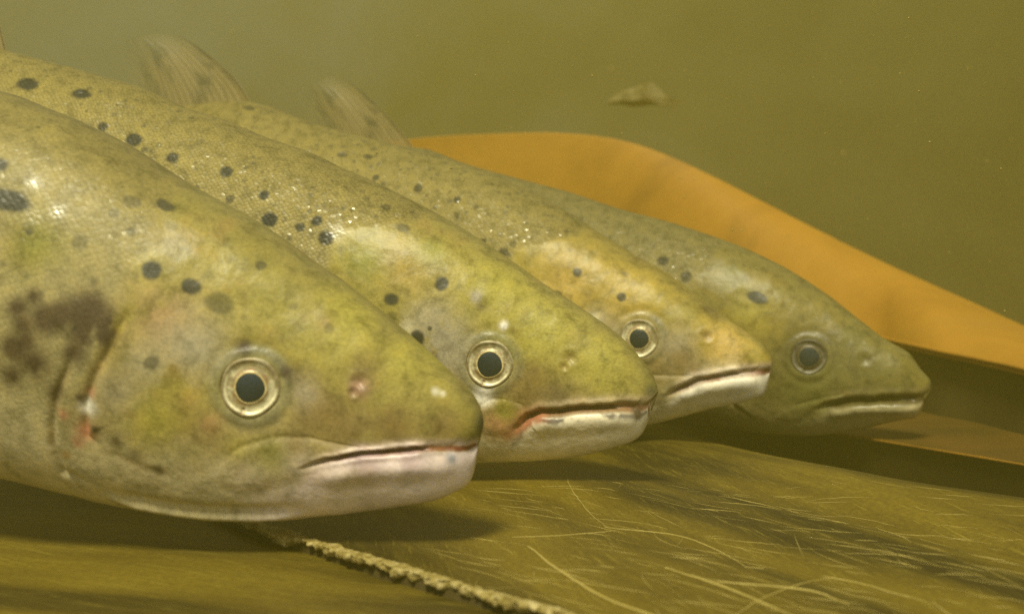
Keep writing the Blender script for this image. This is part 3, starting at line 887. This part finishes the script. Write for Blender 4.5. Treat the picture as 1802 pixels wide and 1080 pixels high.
    lead[0, 1] -= 0.005; trail[0, 1] = topz(trail[0, 0]) - 0.006
    fin('dorsal_fin', lead, trail, 0, 0.0010)
    zt = (tops[-1] + bots[-1]) / 2; hh = (tops[-1] - bots[-1]) / 2; xt = xs[-1]
    fin('tail_fin', [(xt + 0.01, zt + hh * 0.9), (xt - 0.03, zt + 0.035), (xt - 0.075, zt + 0.065), (xt - 0.10, zt + 0.078)],
        [(xt + 0.01, zt - hh * 0.9), (xt - 0.03, zt - 0.035), (xt - 0.075, zt - 0.065), (xt - 0.10, zt - 0.078)], 0, 0.0014, 60, 30)
    # close the tiny nose hole
    return root

def q_dep(to_world, q, D):
    return to_world(q[None])[0, 1] / D

COL = dict(back=(0.26, 0.21, 0.065), head=(0.30, 0.25, 0.065), head2=(0.335, 0.27, 0.055), flank=(0.34, 0.29, 0.14), cheek=(0.30, 0.235, 0.095),
           green=(0.25, 0.22, 0.05), rust=(0.35, 0.20, 0.06), belly=(0.52, 0.45, 0.27), ridge=(0.16, 0.135, 0.055),
           jaw=(0.90, 0.81, 0.63), jaw_low=(0.76, 0.66, 0.44), lip=(0.52, 0.40, 0.30), mouth=(0.22, 0.07, 0.04), maxilla=(0.36, 0.29, 0.12),
           maxedge=(0.55, 0.45, 0.30), gill=(0.20, 0.10, 0.05), orbit=(0.24, 0.225, 0.13), nostril=(0.22, 0.11, 0.08))
DK = (0.085, 0.06, 0.035); RED = (0.42, 0.16, 0.095); WHT = (0.8, 0.76, 0.68); YEL = (0.34, 0.295, 0.06); GRY = (0.33, 0.29, 0.20); GRN = (0.24, 0.23, 0.05); BRN = (0.19, 0.13, 0.045)

def cols(**kw):
    c = dict(COL); c.update(kw); return c

M_iris1 = mat_eye('iris_gold', (0.38, 0.27, 0.08), (0.70, 0.56, 0.24), 0.4, 0.15)
M_rim1 = mat_eye('eye_rim_silver', (0.36, 0.31, 0.15), (0.72, 0.66, 0.42), 0.42, 0.1)
M_iris4 = mat_eye('iris_dull', (0.09, 0.075, 0.015), (0.19, 0.16, 0.04), 0.45, 0.1)
M_rim4 = mat_eye('eye_rim_dull', (0.06, 0.055, 0.015), (0.12, 0.105, 0.035), 0.5, 0.0)
skin = mat_skin('fish_skin')

FISH = []
# ---- nearest
FISH.append(dict(D=0.353, yaw=10, pitch=12, seed=11, scales=0.42, eye=(440, 683, 52, 27), tip=(853, 748), nx=1150, nt=430, skin=skin, m_iris=M_iris1, m_rim=M_rim1,
    label='largest and nearest fish, dark blotches behind its gill cover and pale lavender lips',
    dorsal=[(850, 726), (842, 706), (822, 676), (775, 634), (700, 568), (600, 490), (500, 420), (420, 370), (330, 318), (200, 240), (100, 196), (0, 160)],
    ventral=[(852, 768), (846, 788), (841, 806), (838, 822), (834, 837), (823, 853), (800, 868), (765, 880), (700, 892), (560, 909), (440, 918), (330, 912), (200, 890), (100, 866), (0, 842)],
    mouth=[(838, 789), (790, 789), (740, 790), (690, 793), (620, 799), (560, 812), (518, 828)], gap=9, gdepth=0.0026, lipw=1.6, dusk=0.6,
    maxilla=[(376, 840), (392, 812), (430, 788), (480, 773), (545, 773), (600, 784), (650, 789), (600, 802), (555, 816), (510, 840), (460, 860), (420, 863), (385, 852)],
    grooves=[([(232, 545), (209, 575), (192, 620), (168, 660), (150, 715), (152, 765), (178, 785)], 0.0024, 0.0018, 0.0007), ([(190, 795), (250, 820), (310, 842)], 0.0005, 0.0016, 0.0),
             ([(135, 610), (117, 649), (98, 705), (94, 782), (112, 828), (160, 850)], 0.0022, 0.0015, 0.0006),
             ([(330, 640), (318, 700), (330, 760), (370, 800)], 0.0005, 0.002, 0.0)],
    fold=[(180, 872), (230, 886), (300, 899), (380, 907), (460, 909), (550, 905)],
    nostril=[(632, 672, 12), (622, 690, 8)], snout_dark=(848, 742, 22), scale_x=-0.10,
    scale_line=[(330, 330), (290, 370), (250, 430), (215, 520), (170, 640), (130, 720), (110, 830)],
    tints=[(150, 560, 42, DK, 0.85), (105, 555, 30, DK, 0.7), (80, 562, 26, DK, 0.8), (40, 570, 22, DK, 0.6), (25, 612, 26, DK, 0.8), (180, 590, 26, DK, 0.7), (60, 640, 34, DK, 0.65), (130, 620, 26, DK, 0.6), (20, 660, 26, DK, 0.6), (95, 690, 18, DK, 0.5), (160, 545, 24, DK, 0.9), (185, 570, 20, DK, 0.9), (145, 590, 22, DK, 0.7), (60, 520, 16, DK, 0.6), (30, 540, 18, DK, 0.7), (45, 600, 16, DK, 0.8), (50, 430, 40, BRN, 0.6), (300, 420, 40, BRN, 0.3),
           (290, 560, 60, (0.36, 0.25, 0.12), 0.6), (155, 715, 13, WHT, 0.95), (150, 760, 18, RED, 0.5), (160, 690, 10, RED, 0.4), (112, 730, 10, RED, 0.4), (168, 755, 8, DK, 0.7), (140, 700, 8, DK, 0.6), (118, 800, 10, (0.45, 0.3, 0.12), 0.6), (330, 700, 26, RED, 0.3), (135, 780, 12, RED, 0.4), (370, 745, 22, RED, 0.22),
           (240, 800, 14, DK, 0.4), (280, 828, 12, DK, 0.5), (205, 778, 12, DK, 0.5), (270, 740, 55, YEL, 0.5), (330, 690, 60, YEL, 0.35), (340, 610, 60, GRY, 0.55), (520, 660, 26, DK, 0.35), (500, 655, 14, DK, 0.5), (430, 610, 14, DK, 0.6),
           (560, 720, 50, BRN, 0.5), (650, 645, 34, BRN, 0.6), (632, 680, 20, (0.30, 0.17, 0.14), 0.6), (690, 745, 40, BRN, 0.5), (780, 750, 40, BRN, 0.5), (610, 755, 40, BRN, 0.45), (535, 690, 30, (0.30, 0.25, 0.16), 0.6), (440, 838, 40, (0.52, 0.43, 0.30), 0.7), (520, 815, 34, (0.52, 0.42, 0.33), 0.6), (380, 870, 60, (0.5, 0.44, 0.28), 0.4), (200, 690, 40, GRY, 0.4), (250, 640, 40, GRY, 0.4), (600, 560, 70, YEL, 0.5), (700, 640, 50, YEL, 0.4), (700, 740, 60, BRN, 0.25), (766, 688, 7, (0.6, 0.56, 0.42), 0.7), (780, 692, 5, (0.6, 0.56, 0.42), 0.7), (760, 620, 40, YEL, 0.4), (640, 815, 34, (0.42, 0.30, 0.34), 0.55), (720, 808, 24, (0.45, 0.33, 0.36), 0.5), (795, 805, 10, (0.30, 0.30, 0.36), 0.6), (560, 835, 26, (0.5, 0.38, 0.34), 0.4), (620, 850, 40, (0.62, 0.5, 0.36), 0.4), (480, 800, 40, GRN, 0.4), (520, 780, 18, BRN, 0.4),  # small pale snout dots are glare painted into the colour
           (60, 430, 50, GRN, 0.5), (420, 790, 30, YEL, 0.3)],
    spots=[(267, 476, 16, 0.95), (336, 504, 13, 0.9, 1.3), (385, 534, 17, 0.5, 1.4), (459, 467, 10, 0.6), (515, 538, 9, 0.35), (578, 579, 10, 0.4), (268, 636, 14, 0.6), (291, 362, 12, 0.75, 1.5), (232, 355, 12, 0.5, 1.4), (18, 354, 18, 0.95, 2.0), (0, 290, 12, 0.9),
           (200, 372, 9, 0.4), (140, 425, 14, 0.4), (50, 400, 10, 0.3), (300, 395, 10, 0.3, 1.6), (430, 560, 6, 0.3)],
    gloss=[(55, 383, 16, 0.9), (100, 374, 14, 0.9), (60, 320, 14, 0.6), (770, 690, 8, 0.5)], freckles=60,
    col=cols(jaw=(0.88, 0.73, 0.74), jaw_low=(0.68, 0.60, 0.45), lip=(0.64, 0.50, 0.47), mouth=(0.24, 0.07, 0.045))))
# ---- second
FISH.append(dict(D=0.490, yaw=17, pitch=13, seed=23, scales=0.95, eye=(862, 640, 41, 23), tip=(1159, 690), nx=1000, nt=380, skin=skin, m_iris=M_iris1, m_rim=M_rim1,
    label='second fish from the camera with a red sore mouth corner and many black back spots',
    dorsal=[(1153, 664), (1130, 628), (1090, 590), (1030, 545), (960, 500), (892, 452), (826, 407), (733, 357), (659, 320), (593, 291), (548, 268), (474, 243), (393, 209), (322, 186), (241, 150), (178, 133), (93, 110), (22, 91), (-60, 70)],
    ventral=[(1157, 702), (1150, 714), (1146, 726), (1143, 743), (1137, 757), (1122, 772), (1080, 789), (1010, 803), (950, 810), (850, 815), (700, 822), (560, 815), (400, 790), (200, 740)],
    mouth=[(1142, 718), (1110, 717), (1070, 717), (1030, 719), (990, 725), (955, 725), (928, 735), (914, 750), (897, 764)], gap=14, dusk=1.0,
    maxilla=[(838, 735), (850, 715), (870, 706), (898, 704), (918, 714), (923, 730), (915, 748), (898, 762), (870, 764), (845, 755)],
    grooves=[([(700, 560), (690, 620), (700, 690), (740, 740)], 0.0014, 0.0016, 0.0010)],
    nostril=[(1003, 630, 11), (994, 644, 7)], snout_dark=(1146, 690, 18), scale_x=-0.10,
    scale_line=[(760, 385), (700, 392), (600, 402), (585, 430), (560, 520), (520, 640)],
    tints=[(925, 737, 18, RED, 0.9), (945, 730, 16, RED, 0.6), (908, 752, 14, RED, 0.8), (893, 764, 10, RED, 0.6), (880, 745, 30, (0.5, 0.28, 0.13), 0.6), (890, 718, 20, YEL, 0.8), (850, 697, 16, WHT, 0.9),  # white spot below the eye is a highlight painted into the colour
           (945, 655, 34, BRN, 0.5), (920, 690, 40, BRN, 0.5), (980, 690, 25, DK, 0.35), (780, 610, 60, GRY, 0.7), (760, 560, 40, GRY, 0.5), (1060, 640, 50, YEL, 0.5), (950, 580, 60, YEL, 0.7), (870, 510, 60, YEL, 0.6), (720, 460, 60, (0.38, 0.26, 0.06), 0.4),
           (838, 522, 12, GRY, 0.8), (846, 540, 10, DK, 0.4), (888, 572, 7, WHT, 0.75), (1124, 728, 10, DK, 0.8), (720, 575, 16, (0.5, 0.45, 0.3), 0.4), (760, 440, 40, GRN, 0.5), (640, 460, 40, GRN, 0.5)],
    spots=[(778, 500, 12, 0.95), (688, 528, 11, 0.9, 1.2), (733, 594, 13, 0.95), (757, 578, 4, 0.8), (475, 386, 13, 1.0), (557, 388, 9, 0.95), (528, 400, 9, 0.9), (574, 419, 12, 0.95), (465, 344, 10, 0.95), (399, 302, 12, 0.95), (305, 277, 13, 0.95), (236, 247, 12, 0.95, 1.2), (181, 222, 9, 0.9), (143, 166, 13, 0.95, 1.6), (48, 149, 14, 0.95, 1.4),
           (709, 400, 9, 0.6, 1.4), (690, 556, 10, 0.4), (405, 352, 8, 0.7), (500, 385, 6, 0.4), (645, 350, 7, 0.4), (590, 340, 6, 0.3), (570, 360, 6, 0.3), (430, 320, 5, 0.4), (350, 250, 7, 0.35), (510, 420, 5, 0.5), (545, 372, 5, 0.5), (600, 440, 8, 0.3), (680, 365, 8, 0.5), (255, 265, 6, 0.6)],
    gloss=[(850, 697, 14, 0.95), (790, 640, 8, 0.9), (590, 406, 16, 0.8), (888, 572, 8, 0.8)], freckles=260,
    col=cols(mouth=(0.24, 0.13, 0.075), lip=(0.42, 0.32, 0.2))))
# ---- third
FISH.append(dict(D=0.616, yaw=25, pitch=13, tslope=0.25, seed=37, eye=(1125, 596, 34, 18), tip=(1362, 638), nx=900, nt=340, skin=skin, m_iris=M_iris1, m_rim=M_rim1,
    label='third fish with bright white lower jaw, its snout overlapping the dull green farthest head',
    dorsal=[(1357, 622), (1343, 601), (1300, 571), (1250, 537), (1210, 505), (1163, 473), (1125, 452), (1089, 430), (1050, 404), (1000, 372), (930, 336), (850, 300), (760, 272), (674, 249), (567, 221), (450, 181), (400, 178), (340, 184), (280, 192)],
    ventral=[(1361, 648), (1358, 658), (1356, 670), (1350, 688), (1330, 700), (1272, 715), (1194, 733), (1144, 746), (1050, 765), (900, 780), (700, 770)],
    mouth=[(1356, 655), (1340, 655), (1290, 659), (1233, 667), (1195, 684), (1165, 702)], gap=11, dusk=0.3,
    maxilla=[(1080, 700), (1100, 675), (1140, 662), (1180, 662), (1225, 662), (1195, 678), (1165, 700), (1130, 715), (1095, 712)],
    grooves=[([(1000, 560), (985, 620), (1000, 680), (1040, 720)], 0.0014, 0.0016, 0.0010)],
    nostril=[(1243, 590, 9)], snout_dark=(1285, 630, 10), scale_x=-0.10, scale_line=[(1010, 415), (960, 425), (905, 440), (880, 500), (840, 600)],
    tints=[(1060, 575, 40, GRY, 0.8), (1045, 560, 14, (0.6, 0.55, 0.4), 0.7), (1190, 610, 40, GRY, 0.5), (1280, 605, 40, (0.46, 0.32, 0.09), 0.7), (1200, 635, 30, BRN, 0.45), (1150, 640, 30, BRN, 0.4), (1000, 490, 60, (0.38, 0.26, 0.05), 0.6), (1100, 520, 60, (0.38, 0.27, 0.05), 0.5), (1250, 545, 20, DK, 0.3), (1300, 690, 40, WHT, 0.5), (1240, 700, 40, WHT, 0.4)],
    spots=[(1016, 481, 8, 0.9), (1093, 523, 8, 0.9), (1100, 482, 7, 0.4), (980, 518, 7, 0.85), (805, 352, 8, 0.8), (737, 330, 8, 0.8), (661, 312, 6, 0.8), (648, 276, 6, 0.7, 1.6), (602, 272, 6, 0.7, 1.6), (886, 444, 8, 0.7), (903, 431, 7, 0.5), (664, 290, 4, 0.5), (850, 425, 6, 0.8), (765, 364, 4, 0.6), (805, 378, 5, 0.6), (728, 264, 7, 0.5, 1.8), (437, 190, 8, 0.6, 1.5), (985, 520, 5, 0.6)],
    gloss=[(1043, 565, 12, 0.8)], freckles=480,
    fin_px=([(452, 185), (417, 144), (399, 126), (366, 97), (323, 68), (292, 54)], [(225, 152), (218, 128), (208, 104), (200, 80)]),
    col=cols(head=(0.31, 0.235, 0.045), jaw=(0.92, 0.84, 0.68))))
# ---- farthest, its dimming by the murk put into a duller palette
FISH.append(dict(D=0.680, yaw=29, pitch=11, tslope=0.2, seed=51, eye_tone=0.30, eye=(1424, 628, 31, 18), tip=(1640, 680), nx=900, nt=340, skin=skin, m_iris=M_iris4, m_rim=M_rim4,
    label='farthest fish with dull green head and dark eye, its snout ahead of the others',
    dorsal=[(1637, 666), (1623, 648), (1596, 618), (1556, 594), (1512, 560), (1467, 525), (1423, 494), (1356, 456), (1267, 420), (1178, 391), (1089, 366), (1000, 337), (900, 310), (820, 288), (740, 260), (660, 253), (560, 245)],
    ventral=[(1637, 690), (1632, 698), (1629, 706), (1626, 718), (1618, 731), (1583, 739), (1505, 757), (1427, 766), (1350, 763), (1272, 752), (1150, 745), (1000, 730)],
    mouth=[(1630, 703), (1600, 703), (1560, 704), (1500, 706), (1455, 714), (1430, 724)], gap=15, dusk=0.2, gdepth=0.0045,
    maxilla=[(1365, 735), (1378, 722), (1410, 712), (1450, 700), (1490, 692), (1480, 700), (1445, 716), (1415, 733), (1390, 742)],
    grooves=[([(1290, 560), (1270, 640), (1290, 710), (1330, 740)], 0.0014, 0.0018, 0.0010)],
    nostril=[(1522, 632, 10)], snout_dark=(1638, 680, 7), scale_x=-0.10, scale_line=[(1270, 425), (1250, 470), (1200, 500), (1180, 560), (1160, 640)],
    tints=[(1424, 628, 62, (0.13, 0.11, 0.04), 0.6), (1500, 640, 60, (0.14, 0.12, 0.04), 0.55), (1420, 690, 60, (0.15, 0.14, 0.04), 0.5), (1570, 680, 50, (0.13, 0.11, 0.03), 0.4), (1340, 650, 40, (0.15, 0.13, 0.05), 0.4), (1330, 560, 50, (0.30, 0.23, 0.04), 0.4), (1320, 540, 30, YEL, 0.3)],
    spots=[(1168, 459, 9, 0.85, 1.2), (1207, 487, 9, 0.75), (1332, 524, 10, 0.95, 1.7), (1015, 415, 8, 0.6)],
    gloss=[(1345, 600, 8, 0.7)], freckles=260, 
    fin_px=([(741, 266), (700, 225), (652, 176), (612, 144), (583, 128)], [(545, 228), (535, 205), (530, 185), (528, 165)]),
    col=cols(back=(0.19, 0.16, 0.06), head=(0.185, 0.15, 0.036), head2=(0.215, 0.17, 0.036), green=(0.15, 0.14, 0.03), flank=(0.29, 0.245, 0.105), cheek=(0.125, 0.10, 0.032), jaw=(0.46, 0.39, 0.22), jaw_low=(0.32, 0.26, 0.11),
             lip=(0.17, 0.13, 0.05), belly=(0.30, 0.25, 0.10), maxilla=(0.2, 0.165, 0.06), maxedge=(0.28, 0.24, 0.1), orbit=(0.10, 0.09, 0.04), nostril=(0.06, 0.05, 0.025), mouth=(0.06, 0.04, 0.016), rust=(0.21, 0.14, 0.035))))
for S in FISH:
    make_fish(S)

# ------------------------------------------------------------------ small things
strands = [
 ([(990, 812), (1003, 850), (1020, 873), (1045, 895), (1070, 915)], 0.00028, 'thin pale strand hanging in a curve below the second fish jaw'),
 ([(1065, 915), (1180, 925), (1260, 950), (1295, 970), (1315, 987), (1345, 987)], 0.00035, 'long thin strand on the floor ending in a small forked bend'),
 ([(900, 940), (990, 935), (1050, 928), (1100, 915)], 0.00028, 'faint strand curving up to the right under the second fish jaw'),
 ([(930, 958), (965, 985), (1025, 1025), (1100, 1060), (1170, 1082)], 0.0007, 'broad pale strand beside the ragged sealant bead'),
 ([(1170, 995), (1250, 1020), (1325, 1045), (1400, 1078)], 0.0006, 'thick pale strand running down to the lower frame edge at middle right'),
 ([(1450, 995), (1525, 1010), (1600, 1033)], 0.0004, 'short straight strand right of the long forked strand'),
 ([(1540, 900), (1605, 946)], 0.0003, 'short fine strand alone on the bare right part of the floor'),
 ([(1260, 1018), (1350, 1023), (1440, 1033), (1495, 1057)], 0.00045, 'gently arched pale strand crossing the thick pale strand'),
 ([(1640, 1040), (1700, 1080)], 0.0004, 'small pale strand nearest the lower right corner'),
 ([(1470, 994), (1400, 1020), (1340, 1045), (1290, 1076)], 0.0003, 'fine strand slanting down to the left across the other strands'),
]
for pts, r, lab in strands:
    w = np.array([ground(u, v, 0.0012) for u, v in pts])
    q = resample(w, 60); q[:, 2] = 0.0006
    q[:, :2] += 0.0008 * np.stack([fbm(q, 120, 5, 2) - 0.5, fbm(q, 120, 6, 2) - 0.5], 1)
    tt = np.linspace(0, 1, 60)
    # rest on the undulating plate
    flat = top[:, :2]
    for i in range(60):
        q[i, 2] = top[np.argmin(((flat - q[i, :2]) ** 2).sum(1)), 2] + r * 0.4
    tag(tube(q, 0.7 * r * (0.35 + 0.65 * np.sin(np.pi * np.clip(tt, 0.04, 0.96)) ** 0.5), 'strand', M_strand), lab, 'strand', 'pale strands lying on the floor')

# fine fuzz of fibres on the plate: nobody could count it
rs = np.random.RandomState(3)
VV, FF = [], []; off = 0
for k in range(300):
    u, v = rs.uniform(760, 1800), rs.uniform(840, 1085)
    c = ground(u, v, 0.001)
    ang = rs.normal(-0.85, 0.35); ln = rs.uniform(0.006, 0.03) * (0.6 + c[1])
    s = np.linspace(-0.5, 0.5, 9)
    q = np.stack([c[0] + ln * s * math.cos(ang), c[1] + ln * s * math.sin(ang), 0 * s], 1)
    q[:, :2] += rs.normal(0, 0.25) * ln * (s ** 2 - 0.08)[:, None] * np.array([-math.sin(ang), math.cos(ang)])
    if ((top[:, :2] - c[:2]) ** 2).sum(1).min() > 9e-6 or ((far[:, None, :2] - q[None, :, :2]) ** 2).sum(2).min() < 2e-4: continue
    for i in range(9):
        q[i, 2] = top[np.argmin(((top[:, :2] - q[i, :2]) ** 2).sum(1)), 2] + 0.0001
    v_, f_ = tube(q, rs.uniform(0.00005, 0.00015) * np.sin(np.pi * np.linspace(0.06, 0.94, 9)), None, None, ns=5)
    VV.append(v_); FF.append(f_ + off); off += len(v_)
tag(mesh_obj('fibre_fuzz', np.vstack(VV), np.vstack(FF), M_strand), 'fine pale fibres scattered over the right floor plate', 'fibres', kind='stuff')

# drifting leaf scrap
lf = [(1064, 182), (1080, 170), (1100, 158), (1125, 150), (1143, 147), (1165, 158), (1180, 172), (1198, 182), (1190, 188), (1160, 184), (1130, 188), (1095, 186)]
lc = at(1130, 172, 1.5)
out = resample(np.array([at(u, v, 1.5 + 0.03 * math.sin((u - 1064) / 30.0)) for u, v in lf + lf[:1]]), 60)[:-1]
rings = []
for s in np.linspace(1, 0.02, 9):
    q = lc + (out - lc) * s; q[:, 1] += 0.012 * (1 - s) ** 1.4 + 0.006 * np.sin(q[:, 0] * 160)
    rings.append(q)
LV = np.vstack(rings); LV2 = LV.copy(); LV2[:, 1] += 0.0012
f = grid_faces(9, 59, True); n = len(LV)
rim = np.array([(i, (i + 1) % 59, (i + 1) % 59 + n, i + n) for i in range(59)])
tag(mesh_obj('leaf_scrap', LV, f, M_leaf), 'pale ragged leaf scrap drifting in the murky water above the orange bank', 'leaf')

# suspended silt
VV, FF = [], []; off = 0
for k in range(1300):
    Ds = 0.2 + 1.2 * rs.rand() ** 0.6; c = at(rs.uniform(0, 1802), rs.uniform(0, 560), Ds); r = (0.00012 + 0.0006 * rs.rand() ** 4) * (0.5 + Ds)
    o6 = np.array([[1, 0, 0], [-1, 0, 0], [0, 1, 0], [0, -1, 0], [0, 0, 1], [0, 0, -1]]) * r * rs.uniform(0.5, 1.3, (6, 1)) + c
    VV.append(o6); FF.append(np.array([(0, 2, 4), (2, 1, 4), (1, 3, 4), (3, 0, 4), (2, 0, 5), (1, 2, 5), (3, 1, 5), (0, 3, 5)]) + off); off += 6
tag(mesh_obj('silt', np.vstack(VV), np.vstack(FF), M_strand), 'fine pale silt suspended in the water', 'silt', kind='stuff')

# ------------------------------------------------------------------ murky water: one even volume
def box(name, lo, hi):
    v = [(x, y, z) for x in (lo[0], hi[0]) for y in (lo[1], hi[1]) for z in (lo[2], hi[2])]
    f = [(0, 1, 3, 2), (4, 6, 7, 5), (0, 4, 5, 1), (2, 3, 7, 6), (0, 2, 6, 4), (1, 5, 7, 3)]
    return mesh_obj(name, v, f, None, None, False)
hz_o = box('haze', (-3.6, -1.0, -1.05), (3.6, 3.8, 0.90))
hm = bpy.data.materials.new('murky_water'); hm.use_nodes = True
ht = hm.node_tree; ht.nodes.remove(ht.nodes['Principled BSDF'])
pv = ht.nodes.new('ShaderNodeVolumePrincipled')
pv.inputs['Color'].default_value = (0.48, 0.412, 0.072, 1)
pv.inputs['Density'].default_value = 0.40
pv.inputs['Anisotropy'].default_value = 0.2
ht.links.new(pv.outputs[0], ht.nodes['Material Output'].inputs['Volume'])
hz_o.data.materials.append(hm)
tag(hz_o, 'murky olive water around the fish', 'water', kind='stuff')
